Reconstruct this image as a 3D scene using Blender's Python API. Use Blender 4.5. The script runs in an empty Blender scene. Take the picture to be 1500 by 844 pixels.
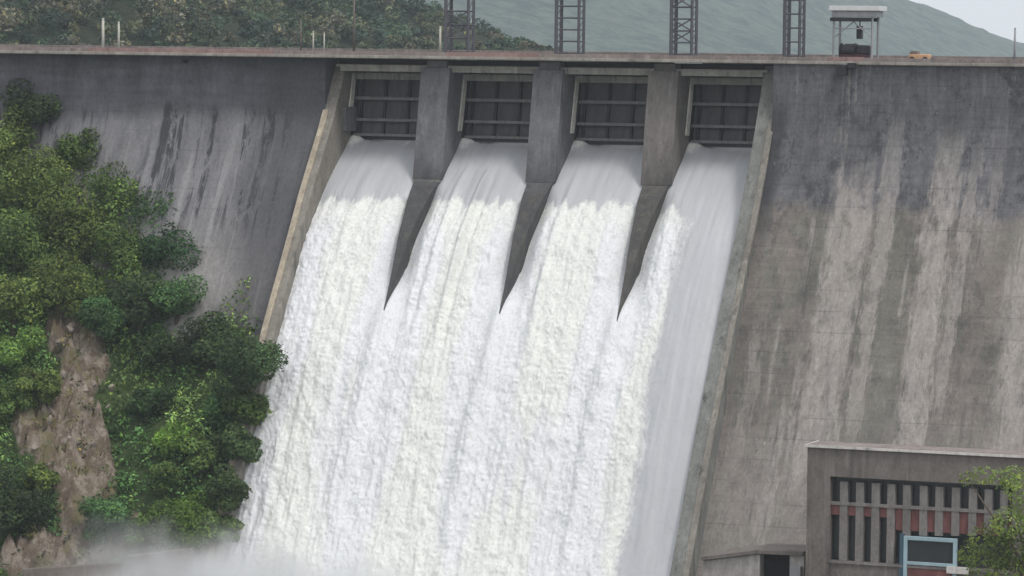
import bpy, bmesh, math, random
import numpy as np
from mathutils import Vector, Matrix

SC = bpy.context.scene
COL = SC.collection
rng = np.random.default_rng(11)
random.seed(5)

# ------------------------------------------------------------------ camera
PW, PH, FPX = 1500.0, 844.0, 5600.0
YAW, PITCH, ROLL = math.atan(2149 / FPX), math.atan(354 / FPX), 0.012
FW = np.array([-math.sin(YAW) * math.cos(PITCH), math.cos(YAW) * math.cos(PITCH), -math.sin(PITCH)])
_r = np.array([math.cos(YAW), math.sin(YAW), 0.0]); _u = np.cross(_r, FW)
RT = _r * math.cos(ROLL) + _u * math.sin(ROLL)
UP = -_r * math.sin(ROLL) + _u * math.cos(ROLL)
CAM = np.array([166.71, -448.95, 71.30])

def ray(x, y): return FW + RT * ((x - 750) / FPX) - UP * ((y - 422) / FPX)
def at(x, y, Y):                       # where the line of sight meets the upright plane of that Y
    v = ray(x, y); return CAM + v * ((Y - CAM[1]) / v[1])

cd = bpy.data.cameras.new('camera'); cam = bpy.data.objects.new('camera', cd); COL.objects.link(cam)
cam.matrix_world = Matrix(((RT[0], UP[0], -FW[0], CAM[0]), (RT[1], UP[1], -FW[1], CAM[1]),
                           (RT[2], UP[2], -FW[2], CAM[2]), (0, 0, 0, 1)))
cd.sensor_width = 36; cd.lens = 36 * FPX / PW; cd.clip_start = 1; cd.clip_end = 20000
SC.camera = cam

# ------------------------------------------------------------------ noise (numpy)
def _hash(ix, iy, seed):
    n = (ix.astype(np.int64) * 374761393 + iy.astype(np.int64) * 668265263 + seed * 974711) & 0x7fffffff
    n = ((n ^ (n >> 13)) * 1274126177) & 0x7fffffff
    return ((n ^ (n >> 16)) & 0xffff) / 65535.0
def vnoise(x, y, seed=0):
    ix, iy = np.floor(x), np.floor(y); fx, fy = x - ix, y - iy
    fx, fy = fx * fx * (3 - 2 * fx), fy * fy * (3 - 2 * fy)
    a, b = _hash(ix, iy, seed), _hash(ix + 1, iy, seed)
    c, d = _hash(ix, iy + 1, seed), _hash(ix + 1, iy + 1, seed)
    return (a + (b - a) * fx) * (1 - fy) + (c + (d - c) * fx) * fy
def fbm(x, y, seed=0, o=4):
    s, a, t = 0, .5, 0
    for k in range(o):
        s = s + a * vnoise(x * 2 ** k + 17.3 * k, y * 2 ** k - 9.1 * k, seed + k); t += a; a *= .5
    return s / t
def sm(a, b, x):
    t = np.clip((x - a) / (b - a), 0, 1); return t * t * (3 - 2 * t)

# ------------------------------------------------------------------ materials
class NT:
    def __init__(s, name, rough=.85, spec=.3):
        s.m = bpy.data.materials.new(name); s.m.use_nodes = True
        s.t = s.m.node_tree; s.b = s.t.nodes['Principled BSDF']
        s.b.inputs['Roughness'].default_value = rough
        s.b.inputs['Specular IOR Level'].default_value = spec
    def n(s, typ, **kw):
        q = s.t.nodes.new(typ)
        for k, v in kw.items():
            if k in q.inputs: q.inputs[k].default_value = v
            else: setattr(q, k, v)
        return q
    def l(s, a, b): s.t.links.new(a, b)
    def pos(s):
        if not hasattr(s, '_p'): s._p = s.n('ShaderNodeNewGeometry').outputs['Position']
        return s._p
    def obj(s):
        if not hasattr(s, '_o'): s._o = s.n('ShaderNodeTexCoord').outputs['Object']
        return s._o
    def uv(s):
        if not hasattr(s, '_u'): s._u = s.n('ShaderNodeTexCoord').outputs['UV']
        return s._u
    def xyz(s):
        if not hasattr(s, '_x'):
            s._x = s.n('ShaderNodeSeparateXYZ'); s.l(s.obj(), s._x.inputs[0])
        return s._x.outputs
    def noise(s, scale, sc=(1, 1, 1), detail=5, rough=.6, loc=(0, 0, 0), vec=None, dist=0.0):
        mp = s.n('ShaderNodeMapping'); mp.inputs['Scale'].default_value = sc; mp.inputs['Location'].default_value = loc
        s.l(vec if vec is not None else s.obj(), mp.inputs[0])
        q = s.n('ShaderNodeTexNoise'); q.inputs['Scale'].default_value = scale
        q.inputs['Detail'].default_value = detail; q.inputs['Roughness'].default_value = rough
        q.inputs['Distortion'].default_value = dist
        s.l(mp.outputs[0], q.inputs['Vector']); return q.outputs['Fac']
    def math(s, op, a, b=None, clamp=False):
        q = s.n('ShaderNodeMath', operation=op); q.use_clamp = clamp
        for i, v in enumerate((a, b)):
            if v is None: continue
            if isinstance(v, (int, float)): q.inputs[i].default_value = v
            else: s.l(v, q.inputs[i])
        return q.outputs[0]
    def rng(s, v, a, b, c=0., d=1., smooth=True):
        q = s.n('ShaderNodeMapRange'); q.interpolation_type = 'SMOOTHSTEP' if smooth else 'LINEAR'
        for i, w in enumerate((a, b, c, d)): q.inputs[i + 1].default_value = w
        s.l(v, q.inputs[0]); return q.outputs[0]
    def mix(s, f, a, b, mode='MIX'):
        q = s.n('ShaderNodeMix', data_type='RGBA', blend_type=mode)
        if isinstance(f, (int, float)): q.inputs[0].default_value = f
        else: s.l(f, q.inputs[0])
        for i, v in ((6, a), (7, b)):
            if isinstance(v, tuple): q.inputs[i].default_value = (*v, 1)
            else: s.l(v, q.inputs[i])
        return q.outputs[2]
    def val(s, c, f, lo, hi):           # multiply a colour by lo..hi following f
        g = s.rng(f, .25, .75, lo, hi, False)
        cc = s.n('ShaderNodeCombineColor')
        for i in range(3): s.l(g, cc.inputs[i])
        return s.mix(1.0, c, cc.outputs[0], 'MULTIPLY')
    def bump(s, h, strength=.4, dist=.1):
        q = s.n('ShaderNodeBump'); q.inputs['Strength'].default_value = strength; q.inputs['Distance'].default_value = dist
        s.l(h, q.inputs['Height']); s.l(q.outputs[0], s.b.inputs['Normal'])
    def out(s, c):
        if isinstance(c, tuple): s.b.inputs['Base Color'].default_value = (*c, 1)
        else: s.l(c, s.b.inputs['Base Color'])
        return s.m

def plain(name, c, rough=.7, var=.25, scale=1.2, metal=0.0, streak=True):
    q = NT(name, rough)
    f = q.noise(scale, (1, 1, .25 if streak else 1), 6, .65)
    col = q.val(tuple(c), f, 1 - var, 1 + var)
    q.b.inputs['Metallic'].default_value = metal
    q.bump(f, .2, .03)
    return q.out(col)

def joints(q, col, step=2.5, dark=.72, wid=.05):
    z = q.xyz()[2]
    fr = q.math('FRACT', q.math('DIVIDE', q.math('ADD', z, q.math('MULTIPLY', q.noise(.3, (1, 1, 1), 2), .12)), step))
    line = q.math('LESS_THAN', fr, wid)
    line = q.math('MULTIPLY', line, q.rng(q.noise(.12, (1, 1, 3), 3, loc=(4, 2, 7)), .4, .62))
    return q.mix(q.math('MULTIPLY', line, 1 - dark), col, (.05, .05, .05))

def mat_face_right():
    q = NT('weathered_concrete_streaked', .92, .2); x, y, z = q.xyz()
    big = q.noise(.06, (1, 1, 1), 4, .6, (3, 1, 0)); med = q.noise(.35, (1, .6, .5), 6, .75, (2, 8, 1))
    zz = q.math('ADD', z, q.math('ADD', q.math('MULTIPLY', q.math('SUBTRACT', big, .5), 5), q.math('MULTIPLY', q.math('SUBTRACT', med, .5), 5)))
    slate = q.val((.116, .115, .124), q.noise(.25, (1, .4, .25), 6, .75), .55, 1.45)
    slate = q.val(slate, q.noise(.9, (.25, 1, 1.8), 5, .75, (5, 5, 5)), .75, 1.22)
    slate = q.val(slate, q.noise(1.6, (1, .3, .10), 5, .75, (5, 9, 5)), .8, 1.2)
    low = q.val((.155, .149, .130), q.noise(.16, (1, .5, .35), 7, .75, (9, 2, 4)), .55, 1.45)
    pink = q.rng(q.noise(.11, (1, .6, .5), 5, .65, (0, 7, 3)), .46, .56)
    low = q.mix(q.math('MULTIPLY', pink, .8), low, q.val((.200, .172, .158), q.noise(.5, (1, .5, .5), 6, .75), .65, 1.3))
    low = q.val(low, q.noise(.7, (.22, 1, 1.8), 5, .75, (1, 5, 9)), .78, 1.2)
    blot = q.rng(q.noise(.42, (1, .5, .7), 6, .8, (41, 3, 6)), .52, .62)
    slate = q.mix(q.math('MULTIPLY', blot, .75), slate, (.052, .052, .060))
    low = q.mix(q.math('MULTIPLY', blot, .6), low, (.085, .082, .075))
    c = q.mix(q.rng(zz, 53.8, 51.6), slate, low)
    # bands of pale run-off, each with its own width and reach
    wob = q.math('ADD', q.math('MULTIPLY', q.math('SUBTRACT', q.noise(.55, (1, .3, .25), 6, .7, (1, 1, 8)), .5), 4.5),
                 q.math('MULTIPLY', q.math('SUBTRACT', q.noise(2.2, (1, .2, .06), 4, .7, (4, 1, 8)), .5), 3.0))
    rag = q.rng(q.noise(.8, (1, .5, .25), 7, .8, (1, 1, 8)), .30, .52)
    damp_or_shade = q.math('MULTIPLY', q.rng(q.math('ADD', x, q.math('MULTIPLY', wob, .35)), 33.4, 31.9), q.math('MULTIPLY', q.rng(z, 66, 63), q.rng(z, 44, 54)))  # shading beside the training wall, painted on as a dark strip
    c = q.mix(q.math('MULTIPLY', damp_or_shade, .7), c, (.045, .045, .05))
    tot = None
    for xc, hw, zt, zb, k in BANDS:
        m = q.rng(q.math('ABSOLUTE', q.math('ADD', q.math('SUBTRACT', x, xc), wob)), hw, hw * .55)
        e = q.math('ADD', z, q.math('MULTIPLY', wob, 1.5))
        m = q.math('MULTIPLY', m, q.math('MULTIPLY', q.rng(e, zt + 2, zt - 4), q.rng(e, zb - 4, zb + 4)))
        m = q.math('MULTIPLY', m, k); tot = m if tot is None else q.math('MAXIMUM', tot, m)
    low2 = q.rng(q.math('ADD', z, q.math('MULTIPLY', wob, 2.5)), 31, 22)
    tot = q.math('MAXIMUM', tot, q.math('MULTIPLY', low2, .42))
    pale = q.mix(q.rng(z, 60, 50), (.235, .225, .215), (.318, .288, .268))
    pale = q.val(pale, q.noise(1.0, (1, .5, .3), 7, .8, (3, 3, 3)), .62, 1.32)
    c = q.mix(q.math('MULTIPLY', tot, rag), c, pale)
    for sc, off, lo, hi, col, amt in ((.9, 7.7, .56, .70, (.36, .335, .31), .55), (.7, 17.7, .56, .70, (.055, .055, .055), .65), (1.7, 27, .57, .7, (.07, .07, .065), .5)):
        st = q.rng(q.noise(sc, (1, .02, .03), 2, .5, (off, 0, 0)), lo, hi)
        rg = q.rng(q.noise(.4, (1, .35, .3), 6, .75, (off, 1, 8)), .46, .62)
        c = q.mix(q.math('MULTIPLY', q.math('MULTIPLY', st, rg), amt), c, col)
    spots = q.rng(q.noise(.9, (1, .6, .5), 5, .8, (31, 3, 6)), .62, .70)
    c = q.mix(q.math('MULTIPLY', spots, .6), c, (.07, .065, .065))
    spots = q.rng(q.noise(1.1, (1, .6, .6), 5, .8, (51, 3, 6)), .64, .72)
    c = q.mix(q.math('MULTIPLY', spots, .5), c, (.42, .38, .36))
    c = joints(q, c, 2.4, .70)
    c = q.val(c, q.noise(3.0, (1, .6, .6), 6, .8), .72, 1.28)
    q.bump(q.noise(1.2, (1, .5, .5), 8, .75), .55, .15)
    return q.out(c)
BANDS = [(42.4, 2.9, 57.5, 20, .95), (46.5, 1.2, 64, 26, .7), (53.2, 2.3, 62, 8, 1.0), (56.4, .9, 60, 30, .7), (59.2, .9, 60.5, 48, .5),
         (66.5, 5.0, 53, 4, .95), (33.4, 1.1, 40, 6, .45), (38, 1.0, 30, 10, .8)]

def mat_face_left():
    q = NT('weathered_concrete_dark', .92, .2); x, y, z = q.xyz()
    big = q.noise(.07, (1, 1, 1), 4, .6, (5, 1, 0))
    zz = q.math('ADD', z, q.math('MULTIPLY', q.math('SUBTRACT', big, .5), 9))
    slate = q.val((.108, .108, .122), q.noise(.3, (1, .4, .3), 6, .75), .58, 1.42)
    slate = q.val(slate, q.noise(.8, (.2, 1, 1.6), 5, .75, (5, 5, 5)), .78, 1.2)
    low = q.val((.185, .182, .190), q.noise(.3, (1, .5, .25), 7, .75, (9, 2, 4)), .55, 1.45)
    low = q.mix(q.rng(zz, 52, 40), low, q.val((.29, .275, .268), q.noise(.6, (1, .5, .3), 7, .78), .6, 1.3))
    c = q.mix(q.rng(zz, 63, 60), slate, low)
    wall_shade = q.rng(q.math('ADD', x, q.math('MULTIPLY', q.math('SUBTRACT', q.noise(.12, (1, 1, 1), 4), .5), 9)), -41, -33)  # shade cast by the training wall, painted darker towards it
    c = q.mix(q.math('MULTIPLY', wall_shade, .72), c, (.072, .072, .08))
    s1 = q.rng(q.noise(.6, (1, .02, .07), 4, .65, (12.3, 0, 0)), .49, .57)
    rag = q.rng(q.noise(.6, (1, .4, .4), 6, .8, (1, 1, 8)), .43, .52)
    zone = q.math('MULTIPLY', q.rng(zz, 64, 62), q.math('MULTIPLY', q.rng(zz, 44, 52), q.rng(q.noise(.09, (1, 0, .5), 2, .5, (6, 1, 3)), .40, .52)))
    c = q.mix(q.math('MULTIPLY', q.math('MULTIPLY', s1, rag), q.math('MULTIPLY', zone, .85)), c, (.035, .035, .04))
    s2 = q.rng(q.noise(1.0, (1, .02, .04), 2, .5, (2.7, 0, 0)), .55, .7)
    c = q.mix(q.math('MULTIPLY', q.math('MULTIPLY', s2, q.rng(zz, 60, 54)), .35), c, (.36, .35, .34))
    c = joints(q, c, 2.4, .80)
    c = q.val(c, q.noise(3.0, (1, .6, .6), 6, .8), .72, 1.28)
    q.bump(q.noise(1.2, (1, .5, .5), 8, .75), .55, .15)
    return q.out(c)

def mat_concrete(name, c, damp_or_shade=None, stain=.55):
    q = NT(name, .9, .2); x, y, z = q.xyz()
    col = q.val(c, q.noise(.45, (1, .7, .4), 6, .7), .7, 1.28)
    s = q.rng(q.noise(1.1, (1, 1, .06), 3, .6, (3, 3, 0)), .52, .7)
    rag = q.rng(q.noise(.5, (1, 1, .4), 5, .7, (8, 1, 2)), .4, .62)
    col = q.mix(q.math('MULTIPLY', q.math('MULTIPLY', s, rag), stain), col, (.055, .055, .05))
    s = q.rng(q.noise(1.3, (1, 1, .06), 3, .6, (13, 3, 0)), .56, .72)
    col = q.mix(q.math('MULTIPLY', s, .35), col, tuple(min(.6, v * 1.8) for v in c))
    if damp_or_shade:                             # wet concrete close to the running water
        w = q.rng(q.math('ADD', z, q.math('MULTIPLY', q.math('SUBTRACT', q.noise(.25, (1, 1, .5), 4), .5), 8)), damp_or_shade[0], damp_or_shade[1])
        col = q.mix(q.math('MULTIPLY', w, .8), col, damp_or_shade[2])
        alg = q.rng(q.noise(.7, (1, 1, .35), 6, .8, (5, 2, 9)), .5, .62)
        col = q.mix(q.math('MULTIPLY', q.math('MULTIPLY', alg, w), .55), col, (.12, .115, .095))
    col = q.val(col, q.noise(1.1, (1, 1, .5), 6, .8, (7, 7, 1)), .72, 1.26)
    col = q.val(col, q.noise(3.5, (1, 1, .7), 6, .75), .78, 1.22)
    q.bump(q.noise(1.6, (1, 1, .7), 8, .7), .3, .08)
    return q.out(col)

M = {}
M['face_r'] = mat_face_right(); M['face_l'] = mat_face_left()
M['pier'] = mat_concrete('pier_concrete', (.150, .148, .158), (59, 52, (.052, .051, .051)))
M['pier_brown'] = mat_concrete('pier_concrete_brown', (.168, .155, .145), (59, 52, (.052, .051, .051)))
M['wall_cream'] = mat_concrete('training_wall_concrete', (.36, .31, .24), None, .5)
M['wall_pale'] = mat_concrete('end_pier_concrete', (.25, .25, .235), None, .8)
M['wall_tan'] = mat_concrete('training_wall_tan_concrete', (.215, .20, .175), None, .6)
M['wall_grey'] = mat_concrete('training_wall_grey_concrete', (.185, .188, .175), None, .8)
M['deck'] = mat_concrete('crest_concrete', (.30, .275, .245), None, .5)
M['parapet'] = mat_concrete('parapet_concrete', (.235, .20, .185), None, .4)
M['redpar'] = mat_concrete('faded_red_paint', (.27, .185, .17), None, .4)
M['beam'] = mat_concrete('lintel_concrete', (.30, .29, .26), None, .7)
M['lit_guide'] = mat_concrete('lit_guide_concrete', (.62, .60, .54), None, .35)  # lit strip on the pier flank, its brightness put into the colour
M['bhouse'] = mat_concrete('powerhouse_concrete', (.172, .152, .138), None, .4)
M['roofc'] = mat_concrete('roof_concrete', (.25, .215, .20), None, .6)
M['trim'] = mat_concrete('pale_roof_edge', (.60, .57, .54), None, .5)
M['fin'] = mat_concrete('fin_concrete', (.205, .192, .182), None, .4)
M['bwall'] = mat_concrete('annex_concrete', (.34, .32, .30), None, .5)
M['redband'] = plain('dull_red_panel', (.17, .07, .065), .7, .5)
M['gate'] = plain('gate_steel', (.072, .067, .071), .6, .45, 1.0)
M['rib'] = plain('gate_rib_steel', (.15, .145, .145), .6, .35, 1.4)
M['stiff'] = plain('gate_stiffener_steel', (.022, .021, .024), .6, .35, 1.4)
M['tower'] = plain('tower_steel', (.085, .085, .10), .55, .25)
M['pale'] = plain('pale_paint', (.46, .45, .39), .6, .15)
M['roofgrey'] = plain('pale_sheet_metal', (.60, .60, .60), .5, .12)
M['midgrey'] = plain('grey_steel', (.28, .29, .30), .5, .2)
M['dark'] = plain('dark_machine_paint', (.022, .02, .024), .5, .3)
M['maroon'] = plain('dark_maroon_paint', (.06, .025, .03), .5, .3)
M['orange'] = plain('orange_paint', (.50, .30, .17), .5, .15)
M['brown'] = plain('weathered_pole', (.15, .125, .11), .8, .25)
M['blue'] = plain('light_blue_frame_paint', (.33, .45, .50), .5, .2)
M['teal'] = plain('dark_blue_paint', (.05, .10, .14), .5, .2)
M['glass'] = plain('dark_window_glass', (.035, .038, .04), .12, .2, .4, streak=False)
M['void'] = plain('dark_interior', (.012, .012, .013), .9, .2)
M['bark'] = plain('tree_bark', (.10, .08, .06), .9, .35, 3)

def mat_leaf():
    q = NT('leaf', .62, .22)
    a = q.n('ShaderNodeAttribute'); a.attribute_name = 'leaf_col'
    q.out(a.outputs['Color'])
    tr = q.n('ShaderNodeBsdfTranslucent'); q.l(a.outputs['Color'], tr.inputs[0])
    mx = q.n('ShaderNodeMixShader'); mx.inputs[0].default_value = .28
    q.l(q.b.outputs[0], mx.inputs[1]); q.l(tr.outputs[0], mx.inputs[2])
    q.l(mx.outputs[0], q.t.nodes['Material Output'].inputs[0])
    return q.m
M['leaf'] = mat_leaf()

def mat_bank():
    q = NT('earth_and_rock', .95, .15)
    a = q.n('ShaderNodeAttribute'); a.attribute_name = 'bare'
    soil = q.val((.145, .112, .084), q.noise(.5, (1, 1, 1), 8, .78), .35, 1.6)
    rock = q.val((.285, .24, .20), q.noise(1.1, (1, 1, 1), 8, .8, (4, 4, 4)), .4, 1.45)
    v = q.rng(q.noise(.6, (1, 1, .6), 8, .78, (9, 3, 1)), .46, .56)
    c = q.mix(v, soil, rock)
    dry = q.rng(q.noise(.28, (1, 1, 1), 6, .7, (2, 8, 5)), .5, .63)
    c = q.mix(q.math('MULTIPLY', dry, .7), c, q.val((.16, .15, .07), q.noise(3, (1, 1, 1), 5, .7), .7, 1.3))
    g = q.val((.060, .088, .034), q.noise(1.2, (1, 1, 1), 6, .75), .5, 1.5)
    c = q.mix(q.rng(q.math('ADD', a.outputs['Fac'], q.math('MULTIPLY', q.math('SUBTRACT', q.noise(.5, (1, 1, 1), 5, .7), .5), .9)), .35, .6), g, c)
    q.bump(q.noise(1.5, (1, 1, 1), 9, .75), .9, .35)
    return q.out(c)
M['bank'] = mat_bank()
M['rock'] = plain('pale_boulder_rock', (.27, .235, .20), .92, .4, .9, streak=False)

def mat_far(name, a, b, scale):
    q = NT(name, .95, .1)
    f = q.noise(scale, (1, 1, 1.5), 8, .72)
    c = q.mix(q.rng(f, .38, .62), a, b)
    c = q.val(c, q.noise(scale * 7, (1, 1, 1), 6, .75), .6, 1.4)
    q.bump(q.noise(scale * 6, (1, 1, 1), 8, .75), 1.0, 6)
    return q.out(c)
M['nearhill'] = mat_far('wooded_ground', (.04, .06, .035), (.08, .095, .055), .05)
M['farhill'] = mat_far('distant_slopes', (.016, .042, .030), (.105, .13, .095), .03)
M['ground'] = mat_far('valley_ground', (.10, .10, .06), (.16, .13, .10), .03)
M['road'] = plain('road_asphalt', (.06, .06, .06), .9, .2, .8, streak=False)

def mat_water():
    q = NT('white_water', .55, .3)
    uv = q.uv()
    a = q.n('ShaderNodeAttribute'); a.attribute_name = 'foam'; foam = a.outputs['Fac']
    b = q.n('ShaderNodeAttribute'); b.attribute_name = 'tone'; tone = b.outputs['Fac']
    cream = (.785, .795, .75); lilac = (.765, .775, .80); grey = (.44, .45, .468)
    c = q.mix(tone, cream, lilac)
    n1 = q.noise(1.7, (1, .55, 1), 7, .72, vec=uv, dist=.6)
    n2 = q.noise(.35, (1, .12, 1), 5, .65, (3, 1, 0), vec=uv)
    n3 = q.noise(4.2, (1, .7, 1), 6, .75, (7, 2, 0), vec=uv, dist=.8)
    n4 = q.noise(.8, (1, .045, 1), 6, .7, (13, 1, 0), vec=uv)
    c = q.mix(q.math('MULTIPLY', q.rng(n4, .50, .36), .2), c, (.60, .62, .60))
    c = q.mix(q.math('MULTIPLY', q.rng(n1, .50, .36), .50), c, (.56, .585, .56))
    c = q.mix(q.math('MULTIPLY', q.rng(n2, .48, .34), .40), c, (.62, .64, .63))
    c = q.mix(q.math('MULTIPLY', q.rng(n3, .49, .36), .55), c, (.46, .49, .465))
    c = q.mix(q.math('MULTIPLY', q.rng(n3, .55, .66), .5), c, (.90, .90, .88))
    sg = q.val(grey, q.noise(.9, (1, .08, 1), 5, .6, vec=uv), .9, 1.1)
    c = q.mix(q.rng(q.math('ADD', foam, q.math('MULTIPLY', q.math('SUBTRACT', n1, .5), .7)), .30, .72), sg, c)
    q.l(q.rng(foam, .2, .8, .28, .7), q.b.inputs['Roughness'])
    h = q.math('ADD', q.math('MULTIPLY', n1, .7), q.math('MULTIPLY', n3, .4))
    h = q.math('MULTIPLY', h, q.rng(foam, .1, .7, .12, 1.0))
    q.bump(h, .65, .35)
    return q.out(c)
M['water'] = mat_water()
q = NT('river_water', .2, .5); q.bump(q.noise(.4, (1, 1, 1), 6, .6), .4, .3); M['river'] = q.out((.10, .13, .11))
q = NT('reservoir_water', .12, .5); q.bump(q.noise(.2, (1, 1, 1), 4, .6), .2, .2); M['lake'] = q.out((.08, .11, .11))

def mat_volume(name, col, dens, aniso=0.2):
    m = bpy.data.materials.new(name); m.use_nodes = True; t = m.node_tree; t.nodes.clear()
    o = t.nodes.new('ShaderNodeOutputMaterial'); p = t.nodes.new('ShaderNodeVolumePrincipled')
    p.inputs['Color'].default_value = (*col, 1); p.inputs['Density'].default_value = dens
    p.inputs['Anisotropy'].default_value = aniso
    t.links.new(p.outputs[0], o.inputs['Volume']); return m

# ------------------------------------------------------------------ object helpers
def tag(o, label=None, cat=None, group=None, kind=None):
    if label: o['label'] = label
    if cat: o['category'] = cat
    if group: o['group'] = group
    if kind: o['kind'] = kind
    return o
def empty(name, loc=(0, 0, 0), rz=0.0):
    o = bpy.data.objects.new(name, None); COL.objects.link(o); o.location = loc; o.rotation_euler = (0, 0, rz)
    o.empty_display_size = .5; return o
def link_mesh(name, me, mat, parent=None, loc=None):
    me.materials.append(mat); o = bpy.data.objects.new(name, me); COL.objects.link(o)
    if parent: o.parent = parent
    if loc is not None: o.location = loc
    return o
def mesh_np(name, V, Fq, smooth=False):
    """V (n,3), Fq (m,k) -> mesh"""
    me = bpy.data.meshes.new(name); V = np.asarray(V, np.float32); Fq = np.asarray(Fq, np.int32)
    me.vertices.add(len(V)); me.vertices.foreach_set('co', V.ravel())
    k = Fq.shape[1]; me.loops.add(Fq.size); me.loops.foreach_set('vertex_index', Fq.ravel())
    me.polygons.add(len(Fq)); me.polygons.foreach_set('loop_start', np.arange(0, Fq.size, k, dtype=np.int32))
    me.polygons.foreach_set('loop_total', np.full(len(Fq), k, np.int32))
    if smooth: me.polygons.foreach_set('use_smooth', np.ones(len(Fq), bool))
    me.update(calc_edges=True); return me
def grid_faces(nu, nv):
    i, j = np.meshgrid(np.arange(nu - 1), np.arange(nv - 1), indexing='ij')
    a = i * nv + j
    return np.stack([a, a + nv, a + nv + 1, a + 1], -1).reshape(-1, 4)

class MB:
    def __init__(s): s.v, s.f = [], []
    def add(s, v, f):
        b = len(s.v); s.v += [tuple(map(float, p)) for p in v]; s.f += [tuple(b + i for i in q) for q in f]; return s
    def hexa(s, lo, hi):                 # two quads, same winding (counter-clockwise seen from hi)
        f = [(3, 2, 1, 0), (4, 5, 6, 7)] + [(i, (i + 1) % 4, (i + 1) % 4 + 4, i + 4) for i in range(4)]
        return s.add(list(lo) + list(hi), f)
    def box(s, x0, x1, y0, y1, z0, z1):
        return s.hexa([(x0, y0, z0), (x1, y0, z0), (x1, y1, z0), (x0, y1, z0)], [(x0, y0, z1), (x1, y0, z1), (x1, y1, z1), (x0, y1, z1)])
    def loft(s, secs):                   # list of rings of equal length
        n = len(secs[0]); v = [p for r in secs for p in r]
        f = [tuple(reversed(range(n)))] + [tuple((len(secs) - 1) * n + i for i in range(n))]
        for k in range(len(secs) - 1):
            f += [(k * n + i, k * n + (i + 1) % n, (k + 1) * n + (i + 1) % n, (k + 1) * n + i) for i in range(n)]
        return s.add(v, f)
    def tube(s, pts, rad, n=8):
        pts = [Vector(p) for p in pts]; rad = rad if isinstance(rad, (list, tuple)) else [rad] * len(pts); secs = []
        for i, p in enumerate(pts):
            d = (pts[min(i + 1, len(pts) - 1)] - pts[max(i - 1, 0)]).normalized()
            u = d.cross(Vector((0, 1, .01) if abs(d.z) > .7 else (0, 0, 1))).normalized(); w = d.cross(u)
            secs.append([p + (u * math.cos(2 * math.pi * k / n) + w * math.sin(2 * math.pi * k / n)) * rad[i] for k in range(n)])
        return s.loft(secs)
    def bar(s, p, q, w):                 # square bar
        return s.tube([p, q], w * .7071, 4)
    def build(s, name, mat, parent=None, bevel=0.0, smooth=False, loc=None):
        me = bpy.data.meshes.new(name); me.from_pydata(s.v, [], s.f)
        bm = bmesh.new(); bm.from_mesh(me); bmesh.ops.recalc_face_normals(bm, faces=bm.faces); bm.to_mesh(me); bm.free()
        if smooth:
            for p in me.polygons: p.use_smooth = True
        o = link_mesh(name, me, mat, parent, loc)
        if bevel:
            b = o.modifiers.new('bevel', 'BEVEL'); b.width = bevel; b.segments = 2; b.limit_method = 'ANGLE'
        return o

# ------------------------------------------------------------------ profiles
WZ = np.array([59.9, 59.6, 58.0, 56.0, 53.3, 48.0, 40.6, 33.4, 23.8, 11.3, 0.0, -3.0])
WY = np.array([3.0, 0.3, -3.6, -6.6, -10.1, -15.2, -20.3, -25.1, -30.8, -37.4, -43.3, -44.9])
FZ = [70.0, 62.0, 57.0, 52.8, 41.7, 27.8, 11.3, -3.0]       # abutment faces
FY = [-8.0, -8.3, -10.2, -12.6, -18.6, -26.0, -35.0, -42.8]
def smooth_profile(z, y, n):
    z, y = np.array(z, float), np.array(y, float)
    s = np.r_[0, np.cumsum(np.hypot(np.diff(z), np.diff(y)))]; t = np.linspace(0, s[-1], n)
    a, b = np.interp(t, s, z), np.interp(t, s, y)
    k = np.hanning(max(5, n // 22 * 2 + 1)); k /= k.sum(); h = len(k) // 2
    for q in range(1):
        pa = np.r_[2 * a[0] - a[h:0:-1], a, 2 * a[-1] - a[-2:-h - 2:-1]]; pb = np.r_[2 * b[0] - b[h:0:-1], b, 2 * b[-1] - b[-2:-h - 2:-1]]
        a, b = np.convolve(pa, k, 'valid'), np.convolve(pb, k, 'valid')
    return a, b, t

# ------------------------------------------------------------------ the dam
dam = tag(empty('dam', (0, 0, 0)), 'grey streaked concrete gravity dam with four spillway bays and piers', 'dam')
PITCHX, PX0, PWID = 15.03, -13.83, 1.95
PIERS = [PX0 + PITCHX * k for k in range(3)]
LX, RX = -27.1, 28.75                    # inner faces of the two training walls

def abutment(x0, x1, dy, mat, nx):
    z, y, t = smooth_profile(FZ, FY, 160); y = y + dy
    xs = np.linspace(x0, x1, nx); X, Y = np.meshgrid(xs, y, indexing='ij'); Z = np.meshgrid(xs, z, indexing='ij')[1]
    off = (fbm(X * .25, Z * .25, 3, 4) - .5) * .22 * sm(70, 66, Z)
    V = np.stack([X, Y + off, Z], -1).reshape(-1, 3); Fq = grid_faces(nx, 160)
    n0 = len(V)                          # close the back
    back = []
    V = np.vstack([V, [[x0, 9, 70], [x1, 9, 70], [x0, 9, -3], [x1, 9, -3]]])
    Fq = np.vstack([Fq, [[n0, n0 + 1, (nx - 1) * 160, 0], [n0, n0 + 2, n0 + 3, n0 + 1]]])
    o = link_mesh('abutment_wall', mesh_np('abutment_wall', V, Fq, True), mat, dam)
    side = MB()
    for xx, ii in ((x0, 0), (x1, nx - 1)):
        ring = [V[ii * 160 + k] for k in range(0, 160, 3)] + [V[ii * 160 + 159]] + [(xx, 9, -3), (xx, 9, 70)]
        side.add(ring, [tuple(range(len(ring)))])
    bm = bmesh.new(); bm.from_mesh(o.data)
    vs = [bm.verts.new(p) for p in side.v]
    for f in side.f: bm.faces.new([vs[i] for i in f])
    bmesh.ops.recalc_face_normals(bm, faces=bm.faces); bm.to_mesh(o.data); bm.free()
    return o
al = abutment(-190, -28.6, 1.6, M['face_l'], 240); tag(al, 'dark grey dam face with black run-off streaks')
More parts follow.
